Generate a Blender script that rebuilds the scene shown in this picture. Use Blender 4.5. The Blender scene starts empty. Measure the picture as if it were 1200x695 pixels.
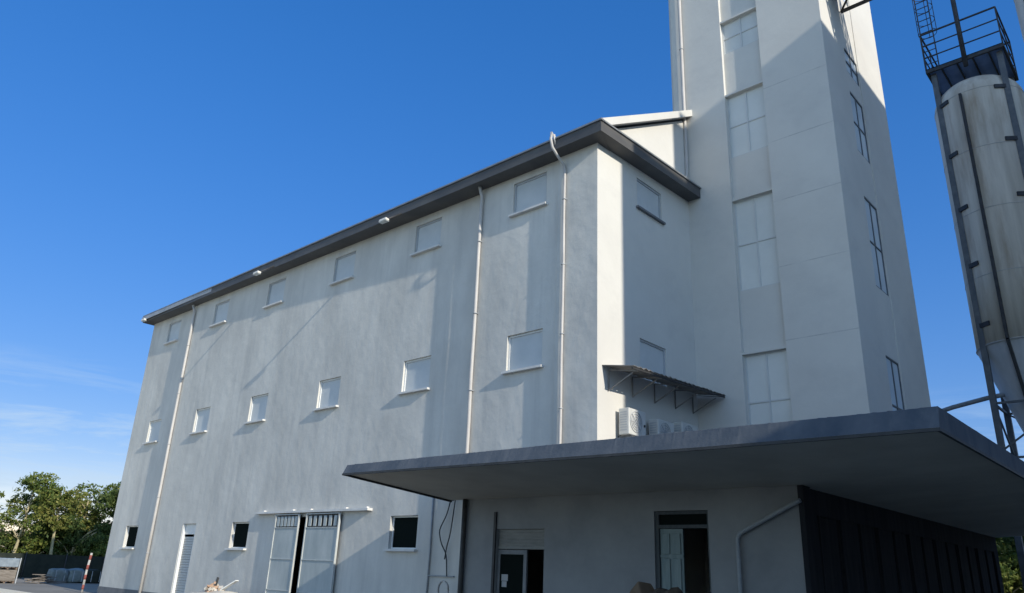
import bpy, math, random
from mathutils import Vector, Matrix, noise as mnoise

random.seed(7)
R = math.radians
scene = bpy.context.scene
COL = scene.collection

# ------------------------------------------------------------------ camera
YAW, PITCH, ROLL, FPX = -0.74876, 0.3508, 0.042247, 883.7
CAMZ = 1.6
fw = Vector((math.sin(YAW) * math.cos(PITCH), math.cos(YAW) * math.cos(PITCH), math.sin(PITCH)))
rt = Vector((math.cos(YAW), -math.sin(YAW), 0))
up = rt.cross(fw)
c_, s_ = math.cos(ROLL), math.sin(ROLL)
rt2 = c_ * rt + s_ * up
up2 = -s_ * rt + c_ * up
cam = bpy.data.cameras.new("camera")
camo = bpy.data.objects.new("camera", cam)
COL.objects.link(camo)
m = Matrix((rt2, up2, -fw)).transposed().to_4x4()
m.translation = (0, 0, CAMZ)
camo.matrix_world = m
cam.sensor_width = 36
cam.lens = FPX / 1200 * 36
cam.clip_start = 0.05
cam.clip_end = 8000
scene.camera = camo

# ------------------------------------------------------------------ light
SUN = Vector((1, -0.135, 0.42)).normalized()          # towards the sun
elev = math.asin(SUN.z)
azim = math.atan2(SUN.x, SUN.y)                        # clockwise from +Y
w = bpy.data.worlds.new("World")
scene.world = w
w.use_nodes = True
nt = w.node_tree
bg = nt.nodes["Background"]
sky = nt.nodes.new("ShaderNodeTexSky")
sky.sky_type = 'NISHITA'
sky.sun_disc = False
sky.sun_elevation = elev
sky.sun_rotation = azim
sky.altitude = 0
sky.air_density = 1.0
sky.dust_density = 0.0
sky.ozone_density = 3.2
hs = nt.nodes.new("ShaderNodeHueSaturation")
hs.inputs['Saturation'].default_value = 1.3
nt.links.new(sky.outputs[0], hs.inputs['Color'])
# soften the steep brightening towards the horizon (colour kept, scaled by its blue)
sep = nt.nodes.new("ShaderNodeSeparateColor")
m1 = nt.nodes.new("ShaderNodeMath"); m1.operation = 'MULTIPLY_ADD'; m1.inputs[1].default_value = 0.26; m1.inputs[2].default_value = 1.0
m2 = nt.nodes.new("ShaderNodeMath"); m2.operation = 'DIVIDE'; m2.inputs[0].default_value = 1.79
sc_ = nt.nodes.new("ShaderNodeVectorMath"); sc_.operation = 'SCALE'
tint = nt.nodes.new("ShaderNodeVectorMath"); tint.operation = 'MULTIPLY'; tint.inputs[1].default_value = (1.05, 0.84, 0.98)
nt.links.new(hs.outputs[0], sep.inputs[0]); nt.links.new(sep.outputs[2], m1.inputs[0]); nt.links.new(m1.outputs[0], m2.inputs[1])
nt.links.new(hs.outputs[0], sc_.inputs[0]); nt.links.new(m2.outputs[0], sc_.inputs['Scale']); nt.links.new(sc_.outputs[0], tint.inputs[0])
# thin cirrus low in the sky, laid out by direction
tc = nt.nodes.new("ShaderNodeTexCoord")
mp = nt.nodes.new("ShaderNodeMapping")
mp.inputs['Scale'].default_value = (2.2, 2.2, 16)
mp.inputs['Rotation'].default_value = (R(9), R(-7), 0)
nz = nt.nodes.new("ShaderNodeTexNoise")
nz.inputs['Scale'].default_value = 2.6
nz.inputs['Detail'].default_value = 7
nz.inputs['Roughness'].default_value = 0.62
nz.inputs['Distortion'].default_value = 0.5
cr = nt.nodes.new("ShaderNodeValToRGB")
cr.color_ramp.elements[0].position = 0.47
cr.color_ramp.elements[1].position = 0.66
sx = nt.nodes.new("ShaderNodeSeparateXYZ")
el = nt.nodes.new("ShaderNodeMapRange")
el.inputs[1].default_value = 0.22
el.inputs[2].default_value = 0.09
el.inputs[3].default_value = 0.0
el.inputs[4].default_value = 1.0
mu = nt.nodes.new("ShaderNodeMath"); mu.operation = 'MULTIPLY'
mix = nt.nodes.new("ShaderNodeMixRGB")
mix.inputs[2].default_value = (2.7, 3.5, 4.4, 1)
L = nt.links.new
L(tc.outputs['Generated'], mp.inputs[0]); L(mp.outputs[0], nz.inputs['Vector'])
L(nz.outputs[0], cr.inputs[0]); L(tc.outputs['Generated'], sx.inputs[0])
L(sx.outputs[2], el.inputs[0]); L(cr.outputs[0], mu.inputs[0]); L(el.outputs[0], mu.inputs[1])
# deep blue in view; unseen rest of sky brightened as fill for shaded walls
fill_sky = nt.nodes.new("ShaderNodeHueSaturation"); fill_sky.inputs['Saturation'].default_value = 0.92; fill_sky.inputs['Value'].default_value = 1.18
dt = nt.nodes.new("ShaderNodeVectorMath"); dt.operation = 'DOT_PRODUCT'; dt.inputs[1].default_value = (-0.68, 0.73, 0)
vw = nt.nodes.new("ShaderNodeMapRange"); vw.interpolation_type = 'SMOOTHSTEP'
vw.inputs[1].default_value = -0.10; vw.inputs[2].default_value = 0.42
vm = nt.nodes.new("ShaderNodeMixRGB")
L(sky.outputs[0], fill_sky.inputs['Color']); L(tc.outputs['Generated'], dt.inputs[0]); L(dt.outputs['Value'], vw.inputs[0])
L(vw.outputs[0], vm.inputs[0]); L(fill_sky.outputs[0], vm.inputs[1]); L(tint.outputs[0], vm.inputs[2])
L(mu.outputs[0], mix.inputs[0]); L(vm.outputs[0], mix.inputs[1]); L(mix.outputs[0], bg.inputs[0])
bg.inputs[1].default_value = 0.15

sl = bpy.data.lights.new("sun", 'SUN')
sl.energy = 3.25
sl.angle = R(0.5)
sl.color = (1.0, 0.93, 0.80)
slo = bpy.data.objects.new("sun", sl)
COL.objects.link(slo)
slo.rotation_euler = SUN.to_track_quat('Z', 'Y').to_euler()
slo.location = (30, -20, 40)

scene.view_settings.view_transform = 'Standard'
scene.view_settings.look = 'None'
scene.view_settings.exposure = 0.45
scene.view_settings.gamma = 1
scene.view_settings.use_curve_mapping = False

# ------------------------------------------------------------------ materials
def principled(name, col, rough=0.8, metal=0.0, spec=0.5):
    mt = bpy.data.materials.new(name)
    mt.use_nodes = True
    b = mt.node_tree.nodes["Principled BSDF"]
    b.inputs['Base Color'].default_value = (*col, 1)
    b.inputs['Roughness'].default_value = rough
    b.inputs['Metallic'].default_value = metal
    b.inputs['Specular IOR Level'].default_value = spec
    return mt, mt.node_tree, b

def textured(name, c1, c2, scale=(1, 1, 1), nscale=1.0, rough=0.85, bump=0.1, bscale=30.0, metal=0.0,
             lo=0.35, hi=0.68, c3=None, scale3=(1, 1, 1), nscale3=4.0, lo3=0.55, hi3=0.75, spec=0.4, amt3=1.0, bdist=0.02):
    mt, t, b = principled(name, c1, rough, metal, spec)
    N = t.nodes.new
    co = N("ShaderNodeTexCoord")
    mp = N("ShaderNodeMapping"); mp.inputs['Scale'].default_value = scale
    nz = N("ShaderNodeTexNoise"); nz.inputs['Scale'].default_value = nscale
    nz.inputs['Detail'].default_value = 6; nz.inputs['Roughness'].default_value = 0.62
    rp = N("ShaderNodeValToRGB")
    rp.color_ramp.elements[0].position = lo; rp.color_ramp.elements[0].color = (*c1, 1)
    rp.color_ramp.elements[1].position = hi; rp.color_ramp.elements[1].color = (*c2, 1)
    k = t.links.new
    k(co.outputs['Object'], mp.inputs[0]); k(mp.outputs[0], nz.inputs['Vector']); k(nz.outputs[0], rp.inputs[0])
    out = rp.outputs[0]
    if c3:
        mp3 = N("ShaderNodeMapping"); mp3.inputs['Scale'].default_value = scale3
        n3 = N("ShaderNodeTexNoise"); n3.inputs['Scale'].default_value = nscale3; n3.inputs['Detail'].default_value = 7
        n3.inputs['Roughness'].default_value = 0.65
        r3 = N("ShaderNodeMapRange"); r3.inputs[1].default_value = lo3; r3.inputs[2].default_value = hi3
        r3.inputs[4].default_value = amt3
        mx = N("ShaderNodeMixRGB"); mx.inputs[2].default_value = (*c3, 1)
        k(co.outputs['Object'], mp3.inputs[0]); k(mp3.outputs[0], n3.inputs['Vector']); k(n3.outputs[0], r3.inputs[0])
        k(r3.outputs[0], mx.inputs[0]); k(out, mx.inputs[1]); out = mx.outputs[0]
    k(out, b.inputs['Base Color'])
    if bump:
        nb = N("ShaderNodeTexNoise"); nb.inputs['Scale'].default_value = bscale; nb.inputs['Detail'].default_value = 5
        bp = N("ShaderNodeBump"); bp.inputs['Strength'].default_value = bump; bp.inputs['Distance'].default_value = bdist
        k(co.outputs['Object'], nb.inputs['Vector']); k(nb.outputs[0], bp.inputs['Height']); k(bp.outputs[0], b.inputs['Normal'])
    return mt

def foliage(name, c1, c2, c3):
    mt, t, b = principled(name, c1, 0.6, 0, 0.3)
    N = t.nodes.new; k = t.links.new
    ge = N("ShaderNodeNewGeometry"); rp = N("ShaderNodeValToRGB")
    e = rp.color_ramp.elements
    e[0].position = 0; e[0].color = (*c1, 1)
    e[1].position = 1; e[1].color = (*c3, 1)
    e2 = e.new(0.55); e2.color = (*c2, 1)
    k(ge.outputs['Random Per Island'], rp.inputs[0])
    k(rp.outputs[0], b.inputs['Base Color'])
    tr = N("ShaderNodeBsdfTranslucent"); k(rp.outputs[0], tr.inputs[0])
    ms = N("ShaderNodeMixShader"); ms.inputs[0].default_value = 0.35
    o = t.nodes["Material Output"]
    k(b.outputs[0], ms.inputs[1]); k(tr.outputs[0], ms.inputs[2]); k(ms.outputs[0], o.inputs[0])
    return mt

M = {}
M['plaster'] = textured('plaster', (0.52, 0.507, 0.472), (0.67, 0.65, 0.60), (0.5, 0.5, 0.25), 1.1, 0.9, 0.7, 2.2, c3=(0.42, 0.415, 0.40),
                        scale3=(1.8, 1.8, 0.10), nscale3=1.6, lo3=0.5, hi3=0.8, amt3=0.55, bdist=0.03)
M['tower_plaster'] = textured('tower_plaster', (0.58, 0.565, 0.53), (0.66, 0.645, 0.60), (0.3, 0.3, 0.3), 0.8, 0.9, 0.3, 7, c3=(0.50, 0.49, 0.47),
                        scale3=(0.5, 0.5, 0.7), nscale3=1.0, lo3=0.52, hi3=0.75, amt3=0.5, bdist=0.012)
M['trim'] = textured('pale_trim', (0.60, 0.59, 0.57), (0.70, 0.69, 0.66), nscale=3, rough=0.8, bump=0.15, bscale=20)
M['plinth'] = textured('plinth_paint', (0.13, 0.14, 0.15), (0.19, 0.19, 0.2), nscale=2, bump=0.3, bscale=15)
M['cornice'] = textured('cornice_paint', (0.075, 0.075, 0.078), (0.12, 0.115, 0.11), (0.4, 0.4, 1), 2, 0.6, 0.15, 8)
M['gutter'] = textured('gutter_metal', (0.22, 0.23, 0.24), (0.32, 0.33, 0.34), nscale=3, rough=0.45, bump=0.05, metal=0.4)
M['roof'] = textured('roof_metal', (0.30, 0.31, 0.32), (0.40, 0.40, 0.40), nscale=1.5, rough=0.5, bump=0.1, metal=0.2)
M['panel'] = textured('window_panel', (0.50, 0.53, 0.54), (0.58, 0.60, 0.60), nscale=1.2, rough=0.55, bump=0.03, bscale=5)
M['frosted'] = textured('frosted_pane', (0.62, 0.635, 0.61), (0.69, 0.70, 0.67), nscale=1.0, rough=0.4, bump=0.02, bscale=4)
M['frame_grey'] = textured('frame_grey', (0.38, 0.40, 0.42), (0.46, 0.48, 0.5), nscale=3, rough=0.5, bump=0)
M['frame_soft'] = textured('frame_soft', (0.55, 0.565, 0.56), (0.61, 0.62, 0.61), nscale=3, rough=0.5, bump=0)
M['frame_white'] = textured('frame_white', (0.68, 0.69, 0.68), (0.76, 0.76, 0.74), nscale=3, rough=0.5, bump=0)
M['glass'] = principled('dark_glass', (0.010, 0.014, 0.013), 0.2, 0, 0.0)[0]
M['glass'].node_tree.nodes['Principled BSDF'].inputs['IOR'].default_value = 1.06
M['painted_sky_glass'] = principled('sky_glass', (0.72, 0.82, 0.90), 0.08, 0, 1.0)[0]  # pale blue base colour painted in for the reflected sky
M['painted_sky_glass'].node_tree.nodes["Principled BSDF"].inputs['IOR'].default_value = 1.9
M['pipe'] = textured('pipe_plastic', (0.44, 0.42, 0.40), (0.55, 0.525, 0.50), (1, 1, 0.3), 4, 0.5, 0.05)
M['dark_pipe'] = textured('dark_pipe', (0.035, 0.035, 0.035), (0.06, 0.06, 0.06), nscale=4, rough=0.6, bump=0.1)
M['grey_pipe'] = textured('grey_pipe', (0.25, 0.27, 0.29), (0.33, 0.35, 0.37), nscale=4, rough=0.5, bump=0.05)
M['fascia'] = textured('canopy_paint', (0.064, 0.082, 0.106), (0.112, 0.126, 0.146), (0.8, 0.8, 0.5), 2.2, 0.85, 0.22, 12, c3=(0.19, 0.195, 0.20),
                       scale3=(2.0, 2.0, 0.5), nscale3=2.2, lo3=0.55, hi3=0.85, amt3=0.5, bdist=0.03)
M['soffit'] = textured('canopy_soffit', (0.46, 0.43, 0.37), (0.55, 0.52, 0.45), nscale=0.7, rough=0.9, bump=0.15, bscale=6)
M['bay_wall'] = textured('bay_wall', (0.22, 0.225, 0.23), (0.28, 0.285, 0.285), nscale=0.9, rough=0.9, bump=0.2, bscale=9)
M['dark_door'] = textured('dark_door', (0.018, 0.020, 0.024), (0.034, 0.035, 0.04), (3, 3, 0.3), 2, 0.9, 0.1, spec=0.1)
M['green_door'] = textured('green_door', (0.17, 0.22, 0.22), (0.25, 0.30, 0.29), (4, 4, 0.4), 3, 0.7, 0.15)
M['old_shutter'] = textured('old_shutter', (0.20, 0.20, 0.19), (0.27, 0.27, 0.25), (1, 1, 8), 3, 0.7, 0.05)
M['dark_alu'] = textured('dark_aluminium', (0.14, 0.15, 0.16), (0.20, 0.21, 0.22), nscale=3, rough=0.5, bump=0)
M['gate_frame'] = textured('gate_frame', (0.42, 0.44, 0.43), (0.56, 0.57, 0.55), (1, 1, .4), 5, 0.6, 0.1)
M['joint'] = textured('plaster_joint', (0.44, 0.435, 0.42), (0.60, 0.59, 0.56), (1, 1, 1), 2.5, 0.9, 0)
M['door_dark'] = textured('dark_door_frame', (0.05, 0.06, 0.065), (0.08, 0.09, 0.095), (3, 3, .4), 3, 0.7, 0.1)
M['shutter'] = textured('shutter_slats', (0.44, 0.45, 0.44), (0.52, 0.52, 0.5), (1, 1, 8), 3, 0.6, 0.05)
M['gate'] = textured('gate_sheet', (0.34, 0.38, 0.38), (0.48, 0.51, 0.50), (1.0, 1.0, 0.35), 1.6, 0.55, 0.1, 5, c3=(0.35, 0.37, 0.38), scale3=(2, 2, .3), nscale3=2, amt3=0.6)
M['silo'] = textured('silo_paint', (0.50, 0.45, 0.37), (0.70, 0.64, 0.54), (1.2, 1.2, 0.10), 1.7, 0.7, 0.15, 3, c3=(0.30, 0.21, 0.13),
                     scale3=(1.0, 1.0, 0.14), nscale3=1.3, lo3=0.52, hi3=0.74, amt3=0.75)
M['silo_cone'] = textured('silo_cone_paint', (0.40, 0.40, 0.39), (0.52, 0.51, 0.49), (1.5, 1.5, 0.2), 1.6, 0.7, 0.15, 3)
M['steel'] = textured('steel_paint', (0.10, 0.115, 0.13), (0.16, 0.17, 0.18), nscale=3, rough=0.6, bump=0.1, metal=0.2)
M['dark_steel'] = textured('dark_steel', (0.03, 0.032, 0.036), (0.06, 0.06, 0.062), nscale=4, rough=0.6, bump=0.1, metal=0.2)
M['deck'] = textured('deck_plate', (0.16, 0.25, 0.46), (0.21, 0.31, 0.54), nscale=2, rough=0.7, bump=0.1)
M['tin'] = textured('corrugated_tin', (0.22, 0.21, 0.20), (0.33, 0.31, 0.29), (1, 1, 1), 2.5, 0.6, 0.1, metal=0.2)
M['ac_white'] = textured('ac_casing', (0.52, 0.52, 0.50), (0.62, 0.62, 0.59), nscale=3, rough=0.5, bump=0)
M['ac_grille'] = textured('ac_grille', (0.10, 0.10, 0.10), (0.16, 0.16, 0.16), (1, 1, 20), 6, 0.6, 0.1)
M['lamp_white'] = textured('lamp_casing', (0.70, 0.66, 0.58), (0.78, 0.74, 0.66), nscale=3, rough=0.4, bump=0)
M['ground'] = textured('dirt_ground', (0.20, 0.185, 0.155), (0.29, 0.265, 0.22), nscale=0.25, rough=0.95, bump=0.4, bscale=3)
M['grass'] = textured('dry_grass', (0.06, 0.075, 0.03), (0.12, 0.12, 0.06), nscale=0.4, rough=0.95, bump=0.5, bscale=4)
M['yard'] = textured('yard_concrete', (0.70, 0.63, 0.48), (0.82, 0.74, 0.57), nscale=0.4, rough=0.9, bump=0.25, bscale=10, c3=(0.6, 0.54, 0.42), nscale3=0.9)
M['net'] = textured('fence_net', (0.012, 0.018, 0.013), (0.026, 0.031, 0.022), nscale=1.5, rough=0.9, bump=0.3, bscale=12)
M['wood'] = textured('pallet_wood', (0.13, 0.09, 0.065), (0.2, 0.15, 0.11), (1, 1, 6), 3, 0.85, 0.2)
M['grey_wood'] = textured('weathered_boards', (0.14, 0.12, 0.10), (0.26, 0.23, 0.2), (1, 1, 6), 3, 0.85, 0.2)
M['wrap'] = textured('pale_wrap', (0.18, 0.22, 0.26), (0.27, 0.32, 0.36), nscale=4, rough=0.35, bump=0.3, bscale=8)
M['bale'] = textured('bale_wrap', (0.14, 0.17, 0.17), (0.24, 0.28, 0.27), (1, 1, 1), 3, 0.6, 0.4, 6)
M['red'] = textured('red_paint', (0.22, 0.06, 0.05), (0.32, 0.10, 0.08), nscale=9, rough=0.8, bump=0.1)
M['white'] = textured('white_paint', (0.40, 0.38, 0.36), (0.55, 0.53, 0.5), nscale=9, rough=0.8, bump=0.1)
M['brick'] = textured('broken_brick', (0.34, 0.20, 0.13), (0.52, 0.38, 0.27), nscale=3, bump=0.4, bscale=14)
M['rubble'] = textured('rubble', (0.48, 0.45, 0.40), (0.62, 0.58, 0.52), nscale=3, bump=0.4, bscale=14)
M['board'] = textured('white_board', (0.68, 0.69, 0.67), (0.78, 0.78, 0.74), nscale=3, rough=0.6, bump=0.05)
M['sack'] = textured('brown_sack', (0.06, 0.045, 0.03), (0.13, 0.09, 0.055), nscale=3, rough=0.95, bump=0.6, bscale=10)
M['card'] = textured('cardboard', (0.11, 0.07, 0.04), (0.17, 0.115, 0.07), nscale=3, rough=0.9, bump=0.2, bscale=8)
M['bark'] = textured('bark', (0.30, 0.26, 0.15), (0.50, 0.43, 0.26), (1, 1, 0.3), 5, 0.9, 0.5, 12)
M['leaf_a'] = foliage('leaf_mid', (0.073, 0.117, 0.026), (0.139, 0.188, 0.041), (0.276, 0.284, 0.073))
M['leaf_b'] = foliage('leaf_dark', (0.049, 0.085, 0.026), (0.090, 0.139, 0.039), (0.179, 0.211, 0.065))
M['leaf_c'] = foliage('leaf_yellow', (0.098, 0.139, 0.033), (0.195, 0.220, 0.049), (0.357, 0.325, 0.098))
M['paper'] = principled('paper', (0.4, 0.4, 0.4), 0.8)[0]
M['cable'] = principled('cable_rubber', (0.05, 0.055, 0.06), 0.7)[0]
M['neighbour'] = textured('neighbour_plaster', (0.68, 0.67, 0.64), (0.76, 0.75, 0.71), nscale=0.7, bump=0.2, bscale=6)
M['interior'] = textured('interior_floor', (0.10, 0.10, 0.10), (0.14, 0.14, 0.14), nscale=1, bump=0)

# ------------------------------------------------------------------ building helpers
WL = {}                                               # world location of each root

def tag(o, label=None, cat=None, group=None, kind=None):
    if label: o['label'] = label
    if cat: o['category'] = cat
    if group: o['group'] = group
    if kind: o['kind'] = kind
    return o

def thing(name, loc, label, cat, group=None):
    o = bpy.data.objects.new(name, None)
    o.empty_display_size = 0.3
    o.location = loc
    COL.objects.link(o)
    WL[o.name] = Vector(loc)
    return tag(o, label, cat, group)

class MB:
    def __init__(s):
        s.v = []; s.f = []; s.smooth = set()
    def quad(s, a, b, c, d):
        n = len(s.v); s.v += [Vector(a), Vector(b), Vector(c), Vector(d)]; s.f.append((n, n+1, n+2, n+3)); return s
    def box(s, x0, x1, y0, y1, z0, z1, mat=None):
        n = len(s.v)
        P = [Vector(p) for p in ((x0,y0,z0),(x1,y0,z0),(x1,y1,z0),(x0,y1,z0),(x0,y0,z1),(x1,y0,z1),(x1,y1,z1),(x0,y1,z1))]
        if mat is not None: P = [mat @ p for p in P]
        s.v += P
        s.f += [(n,n+3,n+2,n+1),(n+4,n+5,n+6,n+7),(n,n+1,n+5,n+4),(n+1,n+2,n+6,n+5),(n+2,n+3,n+7,n+6),(n+3,n,n+4,n+7)]
        return s
    def hexa(s, P):
        n = len(s.v); s.v += [Vector(p) for p in P]
        s.f += [(n,n+3,n+2,n+1),(n+4,n+5,n+6,n+7),(n,n+1,n+5,n+4),(n+1,n+2,n+6,n+5),(n+2,n+3,n+7,n+6),(n+3,n,n+4,n+7)]
        return s
    def bar(s, a, b, w, h=None):
        a = Vector(a); b = Vector(b); h = h or w
        d = (b - a); ln = d.length; d.normalize()
        ref = Vector((0,0,1)) if abs(d.z) < 0.95 else Vector((1,0,0))
        x = d.cross(ref).normalized(); y = x.cross(d).normalized()
        P = []
        for q in (a, b):
            for sx_, sy_ in ((-1,-1),(1,-1),(1,1),(-1,1)):
                P.append(q + x*sx_*w/2 + y*sy_*h/2)
        return s.hexa(P)
    def tube(s, pts, r, n=10, closed=False, r2=None):
        pts = [Vector(p) for p in pts]
        base = len(s.v)
        prev = None
        for i, p in enumerate(pts):
            if closed: d = pts[(i+1) % len(pts)] - pts[i-1]
            else: d = (pts[min(i+1, len(pts)-1)] - pts[max(i-1, 0)])
            d.normalize()
            if prev is None:
                ref = Vector((0,0,1)) if abs(d.z) < 0.9 else Vector((1,0,0))
                x = d.cross(ref).normalized()
            else:
                x = (prev - d * prev.dot(d)).normalized()
            prev = x; y = d.cross(x)
            rr = r if r2 is None else r + (r2 - r) * i / (len(pts)-1)
            for k in range(n):
                t = 2*math.pi*k/n
                s.v.append(p + x*rr*math.cos(t) + y*rr*math.sin(t))
        m = len(pts)
        for i in range(m if closed else m-1):
            j = (i+1) % m
            for k in range(n):
                s.smooth.add(len(s.f))
                s.f.append((base+i*n+k, base+i*n+(k+1)%n, base+j*n+(k+1)%n, base+j*n+k))
        if not closed:
            s.f.append(tuple(base+k for k in reversed(range(n))))
            s.f.append(tuple(base+(m-1)*n+k for k in range(n)))
        return s
    def lathe(s, cx, cy, prof, n=48):
        base = len(s.v)
        for r, z in prof:
            for k in range(n):
                t = 2*math.pi*k/n
                s.v.append(Vector((cx + r*math.cos(t), cy + r*math.sin(t), z)))
        for i in range(len(prof)-1):
            for k in range(n):
                s.smooth.add(len(s.f))
                s.f.append((base+i*n+k, base+i*n+(k+1)%n, base+(i+1)*n+(k+1)%n, base+(i+1)*n+k))
        s.f.append(tuple(base+k for k in reversed(range(n))))
        s.f.append(tuple(base+(len(prof)-1)*n+k for k in range(n)))
        return s
    def build(s, name, mat, parent=None, bevel=0):
        off = Vector((0,0,0)); p = parent
        while p is not None:
            if p.name in WL: off = WL[p.name]
            p = p.parent
        me = bpy.data.meshes.new(name)
        me.from_pydata([tuple(v - off) for v in s.v], [], s.f)
        if s.smooth:
            for i in s.smooth: me.polygons[i].use_smooth = True
        me.materials.append(mat)
        me.update()
        o = bpy.data.objects.new(name, me)
        COL.objects.link(o)
        if parent is not None: o.parent = parent
        if bevel:
            b = o.modifiers.new('bevel', 'BEVEL'); b.width = bevel; b.segments = 2; b.limit_method = 'ANGLE'
        return o

def wall(mb, axis, p, a0, a1, z0, z1, holes, n, depth=0.22, jit=False):
    """sheet wall with rectangular holes + reveals. axis 'x': plane y=p, spans x; axis 'y': plane x=p, spans y.
       n = outward sign along the plane normal."""
    def pt(a, z, d=0.0):
        q = p - n*d
        return (a, q, z) if axis == 'x' else (q, a, z)
    As = sorted({a0, a1, *[h[0] for h in holes], *[h[1] for h in holes]})
    Zs = sorted({z0, z1, *[h[2] for h in holes], *[h[3] for h in holes]})
    for i in range(len(As)-1):
        for j in range(len(Zs)-1):
            ca, cz = (As[i]+As[i+1])/2, (Zs[j]+Zs[j+1])/2
            if any(h[0] < ca < h[1] and h[2] < cz < h[3] for h in holes): continue
            mb.quad(pt(As[i],Zs[j]), pt(As[i+1],Zs[j]), pt(As[i+1],Zs[j+1]), pt(As[i],Zs[j+1]))
    for h in holes:
        b0, b1, y0, y1 = h[:4]
        mb.quad(pt(b0,y0), pt(b0,y0,depth), pt(b0,y1,depth), pt(b0,y1))
        mb.quad(pt(b1,y0), pt(b1,y0,depth), pt(b1,y1,depth), pt(b1,y1))
        mb.quad(pt(b0,y1), pt(b0,y1,depth), pt(b1,y1,depth), pt(b1,y1))
        mb.quad(pt(b0,y0), pt(b0,y0,depth), pt(b1,y0,depth), pt(b1,y0))

def abox(axis, a0, a1, d0, d1, z0, z1, mb=None, nn=None):
    mb = mb or MB()
    lo, hi = min(d0,d1), max(d0,d1)
    if axis == 'x': return mb.box(a0, a1, lo, hi, z0, z1)
    return mb.box(lo, hi, a0, a1, z0, z1)

def window(root, axis, p, n, a0, a1, z0, z1, pane_mat, frame_mat, depth=0.13, bars=(0,0), sill=True, fw_=0.06, sill_mat=None, ext=0.08, proj=0.14):
    q = p - n*depth
    pane = abox(axis, a0+.002, a1-.002, q, q - n*0.04, z0+.002, z1-.002).build('window', pane_mat, root)
    f = MB(); e = q + n*0.035
    abox(axis, a0+.003, a0+fw_, q+n*.001, e, z0+.003, z1-.003, f); abox(axis, a1-fw_, a1-.003, q+n*.001, e, z0+.003, z1-.003, f)
    abox(axis, a0+fw_, a1-fw_, q+n*.001, e, z0+.003, z0+fw_, f); abox(axis, a0+fw_, a1-fw_, q+n*.001, e, z1-fw_, z1-.003, f)
    for i in range(bars[0]):
        a = a0 + (a1-a0)*(i+1)/(bars[0]+1)
        abox(axis, a-.025, a+.025, q+n*.001, e-n*.004, z0+fw_, z1-fw_, f)
    for i in range(bars[1]):
        z = z0 + (z1-z0)*(i+1)/(bars[1]+1)
        abox(axis, a0+fw_, a1-fw_, q+n*.001, e-n*.008, z-.025, z+.025, f)
    f.build('frame', frame_mat, pane)
    if sill:
        abox(axis, a0-ext, a1+ext, p+n*0.002, p+n*proj, z0-0.075, z0-0.005).build('sill', sill_mat or M['trim'], pane)
    return pane

def foliage_mesh(name, blobs, nleaf, size, seed):
    rnd = random.Random(seed)
    v = []; f = []
    tot = sum(b[3]**2 for b in blobs)
    for (cx, cy, cz, r, fl) in blobs:
        k = int(nleaf * r*r / tot)
        # each blob is made of twig clumps
        for c in range(max(3, k // 28)):
            d = Vector((rnd.gauss(0,1), rnd.gauss(0,1), rnd.gauss(0,1))).normalized()
            rr = r * (0.45 + 0.6 * rnd.random() ** 0.6)
            cc = Vector((cx + d.x*rr, cy + d.y*rr, cz + d.z*rr*fl))
            cs = r * rnd.uniform(0.12, 0.26)
            for _ in range(28):
                p = cc + Vector((rnd.gauss(0,1), rnd.gauss(0,1), rnd.gauss(0,.7))) * cs
                nrm = Vector((rnd.gauss(0,1), rnd.gauss(0,1), rnd.gauss(0.5,1))).normalized()
                a = nrm.orthogonal().normalized(); b = nrm.cross(a)
                t = rnd.random()*6.28
                a, b = a*math.cos(t)+b*math.sin(t), b*math.cos(t)-a*math.sin(t)
                sz = size * rnd.uniform(0.6, 1.3)
                n = len(v)
                v += [p - a*sz, p - b*sz*.45, p + a*sz, p + b*sz*.45]
                f.append((n, n+1, n+2, n+3))
    me = bpy.data.meshes.new(name)
    me.from_pydata([tuple(q) for q in v], [], f)
    me.update()
    return me

# ------------------------------------------------------------------ setting: ground
G0 = -0.30
def sheet(name, x0, x1, y0, y1, z, mat):
    mb = MB().quad((x0,y0,z),(x1,y0,z),(x1,y1,z),(x0,y1,z))
    o = mb.build(name, mat); tag(o, kind='structure'); return o
sheet('ground', -3000, 3000, -3000, 3000, G0-0.008, M['grass'])
sheet('road', -75, 40, -60, 60, G0-0.004, M['ground'])
sheet('yard', -75, -38, -60, 14.05, G0, M['yard'])

# ------------------------------------------------------------------ main building
XB, YC = -12.0, 22.055            # right wall plane; tower front plane
XL = -44.45
SEC = [(16.50, -13.52, XB), (16.60, -17.12, -13.52), (16.78, -38.93, -17.12), (16.97, XL, -38.93)]
def zs(x): return 14.2 + 0.33 * (XB - x) / (XB - XL)      # wall top / cornice soffit along the long wall
BL_ = thing('mill_building', (-28, 26, G0), 'long pale grey plastered mill building with dark eaves cornice and rows of small square windows', 'building')
ROW1 = [12.80, 12.79, 12.80, 12.84, 12.88, 12.95]
ROW2 = [7.42, 7.44, 7.42, 7.40, 7.38, 7.38]
WX = [-15.55, -20.77, -26.03, -31.35, -36.55, -42.28]
WW = 1.45
HOLES = [[], [], [], []]
SI = [1, 2, 2, 2, 2, 3]
for i in range(6):
    HOLES[SI[i]].append((WX[i], WX[i]+WW, ROW1[i], ROW1[i]+1.18, 'u'))
    HOLES[SI[i]].append((WX[i], WX[i]+WW, ROW2[i], ROW2[i]+1.17, 'u'))
HOLES[2].append((-20.72, -19.33, 2.18, 3.23, 'g'))
HOLES[2].append((-31.22, -29.85, 2.10, 3.14, 'g'))
HOLES[3].append((-42.50, -41.05, 2.03, 3.10, 'g'))
HOLES[2].append((-35.75, -34.45, G0, 3.12, 'd'))
HOLES[2].append((-27.45, -23.55, G0, 3.28, 'gate'))
HOLES[1].append((-15.42, -13.66, G0, 2.75, 'd'))
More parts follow.
